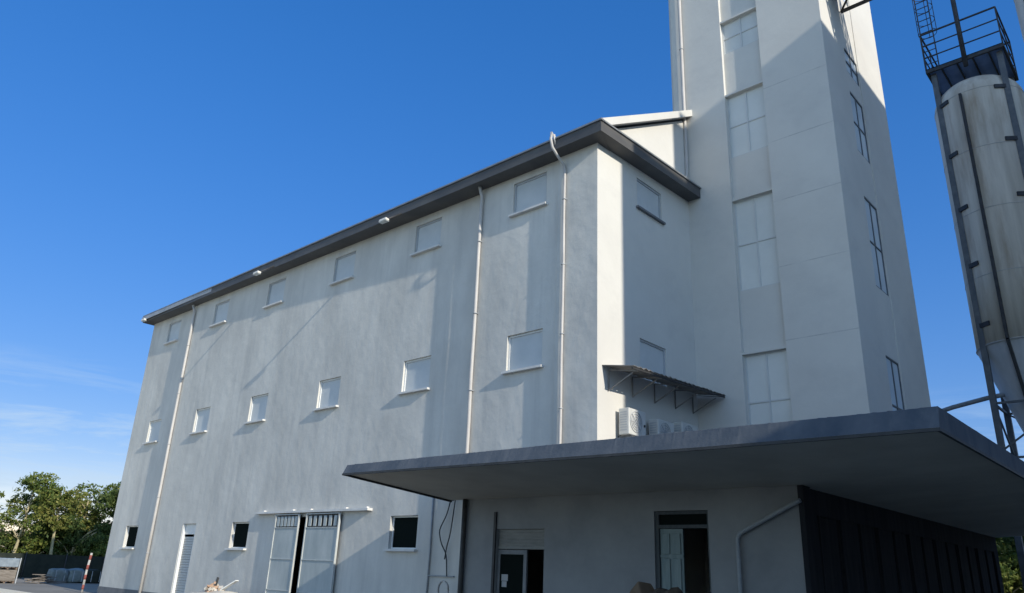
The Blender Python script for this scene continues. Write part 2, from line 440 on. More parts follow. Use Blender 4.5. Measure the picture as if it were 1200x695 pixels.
for k, (y, xl, xr) in enumerate(SEC):
    mb = MB()
    jw = 0.18 if k < 3 else 0.0
    wall(mb, 'x', y, xl+jw, xr, G0, 15.0 if False else zs(xl)+0.02, HOLES[k], -1)
    # small return on the right end back to the neighbouring (nearer) section is covered by that section
    if k < 3:                                   # uneven plastered edge stepping back to the next section
        z = G0; zt = zs(xl)+0.02; pr_ = None
        ny = SEC[k+1][0]
        while True:
            j = 0.05*mnoise.noise(Vector((k*7.3, 0, z*0.9))) + 0.02*mnoise.noise(Vector((k*3.1, 5, z*2.7)))
            cur = (xl + j*1.5, z)
            if pr_:
                mb.quad((pr_[0], y, pr_[1]), (xl+jw, y, pr_[1]), (xl+jw, y, z), (cur[0], y, z))
                mb.quad((pr_[0], y, pr_[1]), (cur[0], y, z), (cur[0], ny+.01, z), (pr_[0], ny+.01, pr_[1]))
            pr_ = cur
            if z >= zt - 1e-6: break
            z = min(z + 0.33, zt)
    if k > 0:                                   # carry the sheet a little under the nearer one
        mb.quad((xr, y, G0), (xr+0.25, y, G0), (xr+0.25, y, zs(xl)+.02), (xr, y, zs(xl)+.02))
    mb.build('wall', M['plaster'], BL_)
# right wall (faces the sun), gable above, back and left walls
mb = MB()
wall(mb, 'y', XB, 16.50, 26.4, G0, 14.3, [(18.68, 20.18, 12.88, 13.95), (18.68, 20.18, 7.20, 8.44)], 1, 0.16)
mb.build('wall', M['tower_plaster'], BL_)
RY, RZ = 26.5, 20.5                 # ridge
YE, ZE = 16.45, 14.62
YBK = 36.6
mb = MB()
n0 = len(mb.v)
mb.v += [Vector(p) for p in ((XB,16.5,14.3),(XB,YBK,14.3),(XB,YBK,14.62),(XB,RY,RZ-0.05),(XB,16.5,14.62))]
mb.f.append((0,1,2,3,4))
mb.build('gable_wall', M['tower_plaster'], BL_)
mb = MB()
mb.quad((XB,26.4,G0),(XB,YBK,G0),(XB,YBK,14.3),(XB,26.4,14.3))
mb.quad((XL,YBK,G0),(XB,YBK,G0),(XB,YBK,14.62),(XL,YBK,14.62))
mb.v += [Vector(p) for p in ((XL,16.97,G0),(XL,YBK,G0),(XL,YBK,14.62),(XL,RY,RZ-.05),(XL,16.97,14.62))]
q = len(mb.v); mb.f.append((q-5,q-4,q-3,q-2,q-1))
mb.build('wall', M['plaster'], BL_)
MB().box(XL+.05, XB-.05, 17.0, YBK-.05, G0+.02, G0+.06).build('floor', M['interior'], BL_)
MB().box(XL+.05, XB-.05, 24.0, 24.2, G0+.06, 12).build('partition', M['interior'], BL_)
# plinth in pieces between the openings
segs = [(XL-.03, -38.97, 16.97), (-38.9, -35.8, 16.78), (-34.4, -27.9, 16.78), (-23.1, -17.16, 16.78)]
for a, b, y in segs: MB().box(a, b, y-.03, y-.002, G0, 0.08).build('plinth', M['plinth'], BL_)
MB().box(XL-.03, XL-.002, 16.97, YBK, G0, 0.08).build('plinth', M['plinth'], BL_)
# windows
for i in range(6):
    y = SEC[SI[i]][0]
    window(BL_, 'x', y, -1, WX[i], WX[i]+WW, ROW1[i], ROW1[i]+1.18, M['panel'], M['frame_grey'], 0.09)
    window(BL_, 'x', y, -1, WX[i], WX[i]+WW, ROW2[i], ROW2[i]+1.17, M['panel'], M['frame_white'], 0.11)
for a0, a1, z0, z1, y in ((-20.72, -19.33, 2.18, 3.23, 16.78), (-31.22, -29.85, 2.10, 3.14, 16.78), (-42.50, -41.05, 2.03, 3.10, 16.97)):
    window(BL_, 'x', y, -1, a0, a1, z0, z1, M['glass'], M['frame_white'], 0.15, fw_=0.05)
window(BL_, 'y', XB, 1, 18.68, 20.18, 12.88, 13.95, M['panel'], M['frame_grey'], 0.08, proj=0.10, sill_mat=M['plinth'])
window(BL_, 'y', XB, 1, 18.68, 20.18, 7.20, 8.44, M['panel'], M['frame_grey'], 0.08, sill=False)
# roller door on the long wall
d = MB()
z = G0 + .01
while z < 2.56:
    d.hexa([(-35.74,16.93,z),(-34.46,16.93,z),(-34.46,16.99,z),(-35.74,16.99,z),(-35.74,16.95,z+.10),(-34.46,16.95,z+.10),(-34.46,16.99,z+.10),(-35.74,16.99,z+.10)])
    z += .11
dr = d.build('door', M['shutter'], BL_)
MB().box(-35.74, -34.46, 16.90, 16.99, 2.66, 3.11).build('shutter_box', M['frame_white'], dr)
MB().box(-35.745, -35.68, 16.80, 16.93, G0+.01, 3.11).box(-34.52, -34.455, 16.80, 16.93, G0+.01, 3.11).build('frame', M['frame_white'], dr)
# double sliding gate hung outside the wall
gy = 16.62
def leaf(x0, x1, nm):
    g = MB(); g.box(x0+.05, x1-.05, gy, gy+.03, G0+.10, 2.86)
    lf = g.build(nm, M['gate'], BL_)
    f = MB()
    for a, b in ((x0, x0+.05), (x1-.05, x1)): f.box(a, b, gy-.03, gy+.05, G0+.06, 3.38)
    for z0, z1 in ((G0+.06, G0+.13), (0.63, 0.655), (1.73, 1.755), (2.86, 2.89), (3.35, 3.38)): f.box(x0+.05, x1-.05, gy-.025, gy+.045, z0, z1)
    f.build('frame', M['gate_frame'], lf)
    MB().box(x0+.05, x1-.05, gy+.06, gy+.07, 2.90, 3.34).build('backing', M['dark_pipe'], lf)
    k = 6
    for i in range(k):
        a = x0 + .09 + (x1-x0-.18) * (i+.5)/k
        MB().box(a-.085, a+.085, gy, gy+.025, 2.93, 3.29).build('bar', M['gate'], lf)
leaf(-27.60, -25.95, 'gate_leaf')
leaf(-25.47, -23.38, 'gate_leaf')
r = MB().box(-29.2, -21.75, gy-.06, gy+.16, 3.42, 3.50)
for a in (-28.7, -26.6, -25.4, -23.2, -22.0): r.box(a-.06, a+.06, gy+.05, gy+.155, 3.50, 3.56)
r.build('gate_rail', M['trim'], BL_)
# cornice on the long wall and on the right wall
E_ = 0.5
yo_r, yo_l = 16.5 - E_, 16.5 - E_
def yo(x): return 16.0 + 0.40*(XB - x)/(XB - XL)
x0, x1 = XL - .35, XB + E_
H = 0.36
mb = MB()
mb.hexa([(x0, yo(x0), zs(x0)), (x1, yo(x1), zs(x1)), (XB-.02, 17.2, zs(XB)), (x0, 17.4, zs(x0)),
         (x0, yo(x0), zs(x0)+H), (x1, yo(x1), zs(x1)+H), (XB-.02, 17.2, zs(XB)+H), (x0, 17.4, zs(x0)+H)])
mb.build('cornice', M['cornice'], BL_)
mb = MB()
ze = 14.42
mb.hexa([(XB-.01, 16.503, zs(XB)), (x1-.001, 16.003, zs(x1)), (x1-.001, YC-.02, ze), (XB-.01, YC-.02, ze),
         (XB-.01, 16.503, zs(XB)+H), (x1-.001, 16.003, zs(x1)+H), (x1-.001, YC-.02, ze+H), (XB-.01, YC-.02, ze+H)])
mb.build('cornice', M['cornice'], BL_)
mb = MB()
mb.hexa([(x0, yo(x0)-.05, zs(x0)+H-.01), (x1+.05, yo(x1)-.05, zs(x1)+H-.01), (x1+.05, yo(x1)+.10, zs(x1)+H-.01), (x0, yo(x0)+.10, zs(x0)+H-.01),
         (x0, yo(x0)-.05, zs(x0)+H+.05), (x1+.05, yo(x1)-.05, zs(x1)+H+.05), (x1+.05, yo(x1)+.10, zs(x1)+H+.05), (x0, yo(x0)+.10, zs(x0)+H+.05)])
mb.build('gutter', M['gutter'], BL_)
mb = MB()
mb.hexa([(x1-.10, 16.12, zs(x1)+H-.008), (x1+.05, 16.12, zs(x1)+H-.008), (x1+.05, YC-.02, ze+H-.01), (x1-.10, YC-.02, ze+H-.01),
         (x1-.10, 16.12, zs(x1)+H+.045), (x1+.05, 16.12, zs(x1)+H+.045), (x1+.05, YC-.02, ze+H+.045), (x1-.10, YC-.02, ze+H+.045)])
mb.build('gutter', M['gutter'], BL_)
# pitched roof with a pale verge
mb = MB(); T = .22; vx = XB + .28
for (ya, za, yb, zb) in ((16.3, 14.60, RY, RZ), (YBK+.4, 14.60, RY, RZ)):
    mb.hexa([(XL-.3, ya, za), (vx, ya, za), (vx, yb, zb), (XL-.3, yb, zb), (XL-.3, ya, za+T), (vx, ya, za+T), (vx, yb, zb+T), (XL-.3, yb, zb+T)])
rf = mb.build('roof', M['roof'], BL_)
mb = MB()
mb.hexa([(vx+.002, 16.3, 14.58), (vx+.04, 16.3, 14.58), (vx+.04, RY, RZ), (vx+.002, RY, RZ), (vx+.002, 16.3, 14.86), (vx+.04, 16.3, 14.86), (vx+.04, RY, RZ+.27), (vx+.002, RY, RZ+.27)])
mb.build('verge', M['tower_plaster'], rf)
# rain pipes and conduit
def downpipe(pts, r_, mat, root, clips=()):
    p = MB().tube(pts, r_, 12).build('downpipe', mat, root)
    if clips:
        for (x, y, z, nx, ny) in clips:
            k = MB()
            k.tube([(x + (r_+.012)*math.cos(t*math.pi/5), y + (r_+.012)*math.sin(t*math.pi/5), z) for t in range(10)], .014, 6, closed=True)
            k.bar((x, y, z), (x + nx*.13, y + ny*.13, z), .02)
            k.build('clip', M['frame_grey'], p)
    return p
def wob(k, z): return 0.03*mnoise.noise(Vector((k, 0, z*.45)))
zz = [13.6, 12, 10.5, 9, 7.5, 6, 5, 4.2]
downpipe([(-13.30, 16.05, 14.40), (-13.30, 15.95, 14.72), (-13.30, 15.84, 14.74), (-13.30, 15.80, 14.5), (-13.28, 15.86, 14.22), (-13.26, 16.2, 13.95), (-13.25, 16.43, 13.82)] + [(-13.22 + wob(1, z), 16.432, z) for z in zz], .045, M['pipe'], BL_,
         [(-13.22, 16.432, z, 0, 1) for z in (12.6, 10.4, 8.2, 6.0)])
downpipe([(-16.97, 16.35, 14.3), (-16.97, 16.515, 13.9)] + [(-16.99 + wob(5, z), 16.515, z) for z in zz] + [(-17.0, 16.515, 3.9)], .062, M['pipe'], BL_, [(-16.97, 16.515, z, 0, 1) for z in (12.2, 9.6, 7.0)])
downpipe([(-38.72, 16.55, 14.42), (-38.72, 16.68, 14.1)] + [(-38.72 + wob(9, z), 16.69, z) for z in zz] + [(-38.72, 16.68, G0+.1)], .068, M['pipe'], BL_, [(-38.72, 16.68, z, 0, 1) for z in (12.2, 9.6, 7.0, 4.4, 1.8)])
MB().tube([(-18.62, 16.74, 3.9), (-18.60, 16.74, 2), (-18.62, 16.74, G0+.02)], .03, 8).bar((-18.6, 16.74, 1.42), (-17.45, 16.74, 1.42), .05, .04).build('conduit', M['grey_pipe'], BL_)
for pts in (((-17.75, 16.70, 3.7), (-17.85, 16.66, 3.2), (-18.15, 16.64, 2.75), (-18.0, 16.64, 2.35), (-17.75, 16.66, 2.05), (-17.72, 16.7, 1.42)),
            ((-17.55, 16.70, 3.7), (-17.58, 16.66, 3.1), (-17.62, 16.63, 2.6), (-17.75, 16.64, 2.25), (-17.82, 16.66, 1.9))):
    P = []
    for i in range(len(pts)-1):
        for t in range(4): P.append(Vector(pts[i]).lerp(Vector(pts[i+1]), t/4))
    P.append(Vector(pts[-1]))
    for _ in range(2): P = [P[0]] + [(P[i-1]+P[i]*2+P[i+1])/4 for i in range(1, len(P)-1)] + [P[-1]]
    MB().tube(P, .02, 6).build('cable', M['cable'], BL_)

# small tin awning on the right wall, on welded brackets
mb = MB(); na = 44
def az(t): return 0.20*t
ya, yb = 16.72, 21.98
for i in range(na):
    t0, t1 = i/na, (i+1)/na
    w0 = .022*math.sin(i*math.pi*0.9); w1 = .022*math.sin((i+1)*math.pi*0.9)
    y0_, y1_ = ya+(yb-ya)*t0, ya+(yb-ya)*t1
    ra = .04*mnoise.noise(Vector((i*.7, 1, 1)))
    mb.hexa([(XB+.01, y0_, 7.14+az(t0)+w0), (XB+1.05+ra, y0_, 6.97+az(t0)+w0), (XB+1.05+ra, y1_, 6.97+az(t1)+w1), (XB+.01, y1_, 7.14+az(t1)+w1),
             (XB+.01, y0_, 7.155+az(t0)+w0), (XB+1.05+ra, y0_, 6.985+az(t0)+w0), (XB+1.05+ra, y1_, 6.985+az(t1)+w1), (XB+.01, y1_, 7.155+az(t1)+w1)])
aw = mb.build('awning', M['tin'], BL_)
for y in (17.0, 18.2, 19.4, 20.6, 21.7):
    b_ = MB(); dz = az((y-ya)/(yb-ya)) - .05
    b_.bar((XB+.03, y, 7.10+dz), (XB+1.0, y, 6.94+dz), .03)
    b_.bar((XB+.03, y, 7.10+dz), (XB+.03, y, 6.50+dz), .03)
    b_.bar((XB+.03, y, 6.52+dz), (XB+.85, y, 6.92+dz), .028)
    b_.build('bracket', M['tin'], aw)
MB().bar((XB+1.0, ya, 6.92), (XB+1.0, yb, 7.12), .045).build('edge_rail', M['dark_steel'], aw)

# ------------------------------------------------------------------ tower
XT0, XT1, YT1, ZT = -12.42, -6.70, 28.75, 27.2
TW = thing('mill_tower', (-9.5, 25, G0), 'tall square pale tower with recessed window bays rising behind the mill building', 'tower')
CW = [(5.35, 8.43), (10.64, 13.92), (15.67, 18.18), (20.10, 21.46), (23.4, 26.0)]
ca0, ca1 = -10.35, -8.90
RC = 0.14
mb = MB()
wall(mb, 'x', YC, XT0, ca0, G0, ZT, [], -1)
wall(mb, 'x', YC, ca1, XT1, G0, ZT, [], -1)
wall(mb, 'x', YC+RC, ca0, ca1, G0, ZT, [(ca0+.03, ca1-.03, a, b) for a, b in CW], -1, 0.10)
mb.quad((ca0,YC,G0),(ca0,YC+RC,G0),(ca0,YC+RC,ZT),(ca0,YC,ZT))
mb.quad((ca1,YC,G0),(ca1,YC+RC,G0),(ca1,YC+RC,ZT),(ca1,YC,ZT))
da0, da1, RD = 24.25, 25.72, 0.03
DW = [(5.3, 8.41), (10.70, 13.95), (15.70, 18.12), (18.95, 19.98), (22.6, 25.2)]
wall(mb, 'y', XT1, YC, da0, G0, ZT, [], 1)
wall(mb, 'y', XT1, da1, YT1, G0, ZT, [], 1)
wall(mb, 'y', XT1-RD, da0, da1, G0, ZT, [(da0+.06, da1-.06, a, b) for a, b in DW], 1, 0.10)
for a in (da0, da1): mb.quad((XT1,a,G0),(XT1-RD,a,G0),(XT1-RD,a,ZT),(XT1,a,ZT))
mb.quad((XT0,YT1,G0),(XT1,YT1,G0),(XT1,YT1,ZT),(XT0,YT1,ZT))
mb.quad((XT0,YC,G0),(XT0,YT1,G0),(XT0,YT1,ZT),(XT0,YC,ZT))
mb.build('wall', M['tower_plaster'], TW)
for z in (17.85, 15.66, 13.42, 11.1, 8.65):
    MB().box(ca1+.01, XT1-.005, YC-.003, YC-.0005, z, z+.03).build('render_joint', M['joint'], TW)
# the narrow stepped-back strip at the tower's left edge
MB().box(XT0-.32, XT0-.002, YC+.45, YT1-.3, 15, ZT-.01).build('stepped_strip', M['tower_plaster'], TW)
MB().box(XT0-.1, XT1+.1, YC-.1, YT1+.1, ZT, ZT+.35).build('roof', M['roof'], TW)
for a, b in CW:
    window(TW, 'x', YC+RC, -1, ca0+.03, ca1-.03, a, b, M['frosted'], M['frame_soft'], 0.05, bars=(1,1), sill=False, fw_=.03)
    MB().box(ca0+.005, ca1-.005, YC+.02, YC+RC-.001, b+.002, b+.07).build('lintel', M['tower_plaster'], TW)
for a, b in DW:
    window(TW, 'y', XT1-RD, 1, da0+.06, da1-.06, a, b, M['painted_sky_glass'], M['steel'], 0.045, bars=(1,1), sill=False, fw_=.045)
downpipe([(-11.95, YC-.10, z) for z in (ZT-.3, 24, 21, 18.5, 16.4)] + [(-11.95, YC-.12, 15.5), (-11.93, YC-.2, 15.28), (-11.80, YC-.3, 15.2)], .065, M['pipe'], TW, [(-11.95, YC-.10, z, 0, 1) for z in (24, 21, 18)])

# ------------------------------------------------------------------ loading bay with its deep flat canopy
LB = thing('loading_bay', (-9, 20, G0), 'low loading bay under a deep blue-grey concrete canopy in front of the mill', 'loading bay')
YF, XS, YEND = 16.38, -6.62, 34.9
mb = MB()
H1 = (-15.42, -13.66, G0, 2.75); H2 = (-10.22, -8.78, G0, 3.14)
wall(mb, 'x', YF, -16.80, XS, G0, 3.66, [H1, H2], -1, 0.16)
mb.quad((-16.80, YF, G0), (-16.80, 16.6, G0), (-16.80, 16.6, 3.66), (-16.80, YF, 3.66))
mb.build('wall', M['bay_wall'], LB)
mb = MB()
wall(mb, 'y', XS, YF, YEND, G0, 3.66, [(17.3, 34.3, G0, 3.05)], 1, 0.25)
mb.quad((XS, YEND, G0), (-11.9, YEND, G0), (-11.9, YEND, 3.66), (XS, YEND, 3.66))
mb.build('wall', M['dark_door'], LB)
pl = MB()
pl.box(XS+.004, XS+.12, YF-.06, YF+.35, G0, 3.60)
pl.build('pilaster', M['dark_door'], LB)
# side doors: a row of tall sheet panels
y = 17.32; k = 0
while y < 34.2:
    wd = 1.30
    MB().box(XS-.12, XS-.07 + (0.03 if k % 2 else 0), y+.01, min(y+wd, 34.28)-.01, G0+.02, 3.049).build('side_door', M['dark_door'], LB)
    y += wd; k += 1
y = 17.4
while y < 34.3:
    MB().box(XS-.06, XS+.01, y-.03, y+.03, G0, 3.05).build('door_post', M['dark_door'], LB); y += 1.3
# roller-shutter doorway with a glazed leaf
mb = MB(); z = 2.30
while z < 2.72:
    mb.hexa([(H1[0]+.01,YF+.10,z),(H1[1]-.01,YF+.10,z),(H1[1]-.01,YF+.14,z),(H1[0]+.01,YF+.14,z),(H1[0]+.01,YF+.085,z+.085),(H1[1]-.01,YF+.085,z+.085),(H1[1]-.01,YF+.14,z+.085),(H1[0]+.01,YF+.14,z+.085)])
    z += .09
mb.box(H1[0]+.01, H1[1]-.01, YF+.07, YF+.14, 2.22, 2.30)
mb.build('shutter', M['old_shutter'], LB)
MB().box(H1[0]-.09, H1[0]-.01, YF-.06, YF-.002, G0, 3.22).build('shutter_guide', M['dark_pipe'], LB)
gd = MB().box(H1[0]+.10, -14.45, YF+.10, YF+.12, G0+.12, 2.08).build('glass_door', M['glass'], LB)
MB().box(H1[0]+.01, H1[0]+.10, YF+.08, YF+.14, G0+.05, 2.20).box(-14.45, -14.34, YF+.08, YF+.14, G0+.05, 2.20).box(H1[0]+.10, -14.45, YF+.08, YF+.14, 2.08, 2.20).box(H1[0]+.10, -14.45, YF+.08, YF+.14, G0+.05, G0+.12).build('frame', M['dark_alu'], gd)
MB().box(-15.26, -15.02, YF+.094, YF+.098, 1.38, 1.55).box(-15.24, -15.06, YF+.094, YF+.098, 1.22, 1.37).build('notice', M['paper'], gd)
# panelled wooden door, one leaf open
MB().box(H2[0]+.01, H2[1]-.01, YF+.10, YF+.13, 2.82, 3.06).build('transom', M['glass'], LB)
MB().box(H2[0]+.002, H2[0]+.10, YF+.04, YF+.15, G0, 3.13).box(H2[1]-.05, H2[1]-.002, YF+.04, YF+.15, G0, 3.13).box(H2[0]+.10, H2[1]-.05, YF+.04, YF+.15, 2.74, 2.82).box(H2[0]+.10, H2[1]-.05, YF+.04, YF+.15, 3.06, 3.13).build('door_frame', M['door_dark'], LB)
dl = MB().box(H2[0]+.11, -9.50, YF+.09, YF+.13, G0+.03, 2.73)
dlo = dl.build('door', M['green_door'], LB)
for a0, a1 in ((H2[0]+.17, H2[0]+.37), (H2[0]+.43, -9.56)):
    for z0, z1 in ((2.16, 2.62), (0.95, 2.06), (-.15, .85)):
        MB().box(a0, a1, YF+.055, YF+.089, z0, z1).build('door_panel', M['green_door'], dlo, bevel=.01)
MB().box(H2[0]+.08, -9.505, YF+.072, YF+.089, 2.08, 2.14).build('rail', M['green_door'], dlo)
# dark pipe at the corner, grey pipe to the right
MB().tube([(-16.68, YF-.10, 3.6), (-16.68, YF-.10, 1.5), (-16.68, YF-.10, G0)], .075, 10).build('downpipe', M['dark_pipe'], LB)
MB().tube([(-8.03, YF-.10, G0), (-8.03, YF-.10, 2.0), (-8.03, YF-.10, 2.50), (-7.98, YF-.10, 2.60), (-7.88, YF-.10, 2.66), (-6.75, YF-.10, 3.20), (-6.55, YF-.12, 3.28)], .05, 10).build('downpipe', M['grey_pipe'], LB)

# canopy slab: soffit rises towards the free edges
def zb(x, y):
    if y <= YF + .01 and x < XS + .01:
        t = (YF - y) / (YF - 12.3); zz_ = 3.60 + t * (0.34 - 0.13 * (x + 17.4) / 14.6)
    else:
        tx = (x - XS) / (-2.8 - XS); ty = max(0, min(1, (YF - y)/(YF-12.3)))
        zz_ = 3.60 + max(tx, ty) * 0.244
    return zz_
YE2 = 34.9
def csheet(mb, x0, x1, y0, y1, nx, ny):
    for i in range(nx):
        for j in range(ny):
            X = [x0+(x1-x0)*i/nx, x0+(x1-x0)*(i+1)/nx]; Y = [y0+(y1-y0)*j/ny, y0+(y1-y0)*(j+1)/ny]
            mb.quad(*[(a, b, zb(a, b)) for a, b in ((X[0],Y[0]),(X[0],Y[1]),(X[1],Y[1]),(X[1],Y[0]))])
mb = MB()
csheet(mb, -17.4, XS, 12.3, YF, 24, 4); csheet(mb, XS, -2.8, 12.3, YF, 8, 4); csheet(mb, XS, -2.8, YF, YE2, 8, 20)
sof = mb.build('soffit', M['soffit'], LB)
mb = MB(); ZC = 4.20
def rough(t, s_=0): return 0.005*mnoise.noise(Vector((t*1.1, s_, 0))) + 0.020*max(0, mnoise.noise(Vector((t*13.0, s_, 3))))
# front fascia with a rough, uneven top edge
N = 600
for i in range(N):
    xa, xb_ = -17.4 + 14.6*i/N, -17.4 + 14.6*(i+1)/N
    ra, rb = rough(xa), rough(xb_)
    mb.quad((xa,12.3,zb(xa,12.3)-.01), (xb_,12.3,zb(xb_,12.3)-.01), (xb_,12.42,ZC-.03+rb), (xa,12.42,ZC-.03+ra))
    mb.quad((xa,12.42,ZC-.03+ra), (xb_,12.42,ZC-.03+rb), (min(xb_,-3.05),12.55,ZC+rb*.6), (min(xa,-3.05),12.55,ZC+ra*.6))
N = 120
for i in range(N):
    ya_, yb_ = 12.3 + 22.6*i/N, 12.3 + 22.6*(i+1)/N
    ra, rb = rough(ya_, 9)*.5, rough(yb_, 9)*.5
    yt = 12.42 if i == 0 else ya_
    mb.quad((-2.8,ya_,zb(-2.8,ya_)-.01), (-2.8,yb_,zb(-2.8,yb_)-.01), (-2.8,yb_,ZC-.03+rb), (-2.8,yt,ZC-.03+ra))
    mb.quad((-2.8,yt,ZC-.03+ra), (-2.8,yb_,ZC-.03+rb), (-3.05,max(yb_,12.56),ZC+rb*.6), (-3.05,max(yt,12.55),ZC+ra*.6))
mb.quad((-17.4,12.3,zb(-17.4,12.3)-.01), (-17.4,16.49,zb(-17.4,YF)-.01), (-17.4,16.49,4.15), (-17.4,12.42,ZC-.03))
mb.quad((-17.4,12.42,ZC-.03), (-17.4,16.49,4.15), (-17.15,16.49,4.18), (-17.15,12.55,ZC))
mb.quad((-2.8,YE2,3.844), (XS,YE2,3.60), (XS,YE2,ZC), (-2.8,YE2,ZC))
# top
mb.quad((-17.15,12.55,ZC-.02), (-3.05,12.55,ZC-.02), (-3.05,16.5,ZC-.04), (-17.15,16.5,ZC-.04))
mb.quad((XB+.01,16.5,ZC-.04), (-3.05,16.5,ZC-.04), (-3.05,YC-.01,ZC-.04), (XB+.01,YC-.01,ZC-.04))
mb.quad((XT1+.01,YC-.01,ZC-.04), (-3.05,YC-.01,ZC-.04), (-3.05,YT1+.01,ZC-.04), (XT1+.01,YT1+.01,ZC-.04))
mb.quad((-11.9,YT1+.01,ZC-.04), (-3.05,YT1+.01,ZC-.04), (-3.05,YE2,ZC-.04), (-11.9,YE2,ZC-.04))
mb.quad((-11.9,YE2,3.5), (XS,YE2,3.5), (XS,YE2,ZC-.04), (-11.9,YE2,ZC-.04))
mb.quad((XT0,16.52,3.5),(XB,16.52,3.5),(XB,16.52,4.1),(XT0,16.52,4.1))
mb.build('canopy', M['fascia'], LB)
# dark drip edge under the fascia
mb = MB(); N = 30
for i in range(N):
    xa, xb_ = -17.41 + 14.62*i/N, -17.41 + 14.62*(i+1)/N
    a, b = zb(min(xa,-2.8),12.3), zb(min(xb_,-2.8),12.3)
    mb.hexa([(xa,12.29,a-.055),(xb_,12.29,b-.055),(xb_,12.34,b-.055),(xa,12.34,a-.055),(xa,12.29,a-.005),(xb_,12.29,b-.005),(xb_,12.34,b-.005),(xa,12.34,a-.005)])
mb.box(-2.84, -2.79, 12.34, YE2, 3.789, 3.839)
a, b = zb(-17.4,12.3), zb(-17.4,YF)
mb.hexa([(-17.41,12.34,a-.055),(-17.36,12.34,a-.055),(-17.36,YF,b-.055),(-17.41,YF,b-.055),(-17.41,12.34,a-.005),(-17.36,12.34,a-.005),(-17.36,YF,b-.005),(-17.41,YF,b-.005)])
mb.build('drip_edge', M['dark_pipe'], LB)
MB().box(-16.7, XS-.3, YF+.3, 22.0, G0+.01, G0+.05).build('floor', M['interior'], LB)

# ------------------------------------------------------------------ air conditioners on the right wall
def ac(y0, z0, label, wd=0.86):
    t = thing('air_conditioner', (XB+.25, y0+wd/2, z0), label, 'air conditioner', 'outdoor units under the tin awning')
    x0_, x1_ = XB+.12, XB+.46
    MB().box(x0_, x1_, y0, y0+wd, z0, z0+.74).build('casing', M['ac_white'], t, bevel=.025)
    g = MB(); cy, cz = y0+wd*.40, z0+.38
    for rr in (.08, .15, .22, .29): g.tube([(x1_+.012, cy+rr*math.cos(k*math.pi/10), cz+rr*math.sin(k*math.pi/10)) for k in range(20)], .008, 5, closed=True)
    for k in range(4):
        a = k*math.pi/4; g.bar((x1_+.012, cy+.29*math.cos(a), cz+.29*math.sin(a)), (x1_+.012, cy-.29*math.cos(a), cz-.29*math.sin(a)), .01)
    g.build('fan_grille', M['frame_grey'], t)
    s = MB()
    for k in range(8): s.box(x0_+.05, x1_-.06, y0-.006, y0-.001, z0+.12+k*.07, z0+.15+k*.07)
    s.build('side_grille', M['frame_grey'], t)
    MB().box(x1_+.002, x1_+.02, y0+wd*.86, y0+wd*.93, z0+.30, z0+.36).build('valve_cover', M['dark_pipe'], t)
    for y in (y0+.14, y0+wd-.14):
        MB().bar((XB+.002, y, z0-.03), (x1_, y, z0-.03), .04).bar((XB+.02, y, z0-.01), (XB+.02, y, z0-.40), .04).build('bracket', M['steel'], t)
ac(17.34, 5.28, 'air conditioner nearest the building corner, half in sun under the tin awning')
ac(18.85, 5.22, 'middle air conditioner of three under the tin awning, in shade', 0.90)
ac(20.20, 5.36, 'air conditioner nearest the tower under the tin awning', 0.95)

# ------------------------------------------------------------------ flood lamps on the cornice
def lamp(x, ya, za, dy, dz, label):
    t = thing('flood_lamp', (x, ya, za), label, 'lamp', 'floodlights along the eaves')
    MB().tube([(x, ya+.02, za), (x, ya-dy, za-dz)], .042, 8).build('arm', M['dark_steel'], t)
    hx = x; hy = ya - dy; hz = za - dz - .06
    h = MB().hexa([(hx-.22,hy-.12,hz-.02),(hx+.22,hy-.12,hz-.02),(hx+.18,hy+.08,hz+.02),(hx-.18,hy+.08,hz+.02),
                   (hx-.20,hy-.11,hz+.09),(hx+.20,hy-.11,hz+.09),(hx+.15,hy+.08,hz+.10),(hx-.15,hy+.08,hz+.10)])
    ho = h.build('lamp_head', M['lamp_white'], t, bevel=.015)
    MB().box(hx-.20, hx+.20, hy-.10, hy+.06, hz-.035, hz-.02).build('lens', M['frosted'], ho)
lamp(-20.95, yo(-20.95), 14.32, .72, .55, 'pale flood lamp on a long arm under the eaves, nearest the building corner')
lamp(-30.2, yo(-30.2), 14.46, .72, .55, 'pale flood lamp on the eaves between the third and fifth upper windows')
lamp(-44.3, yo(-44.3), 14.72, .10, .12, 'pale flood lamp at the far left end of the eaves')

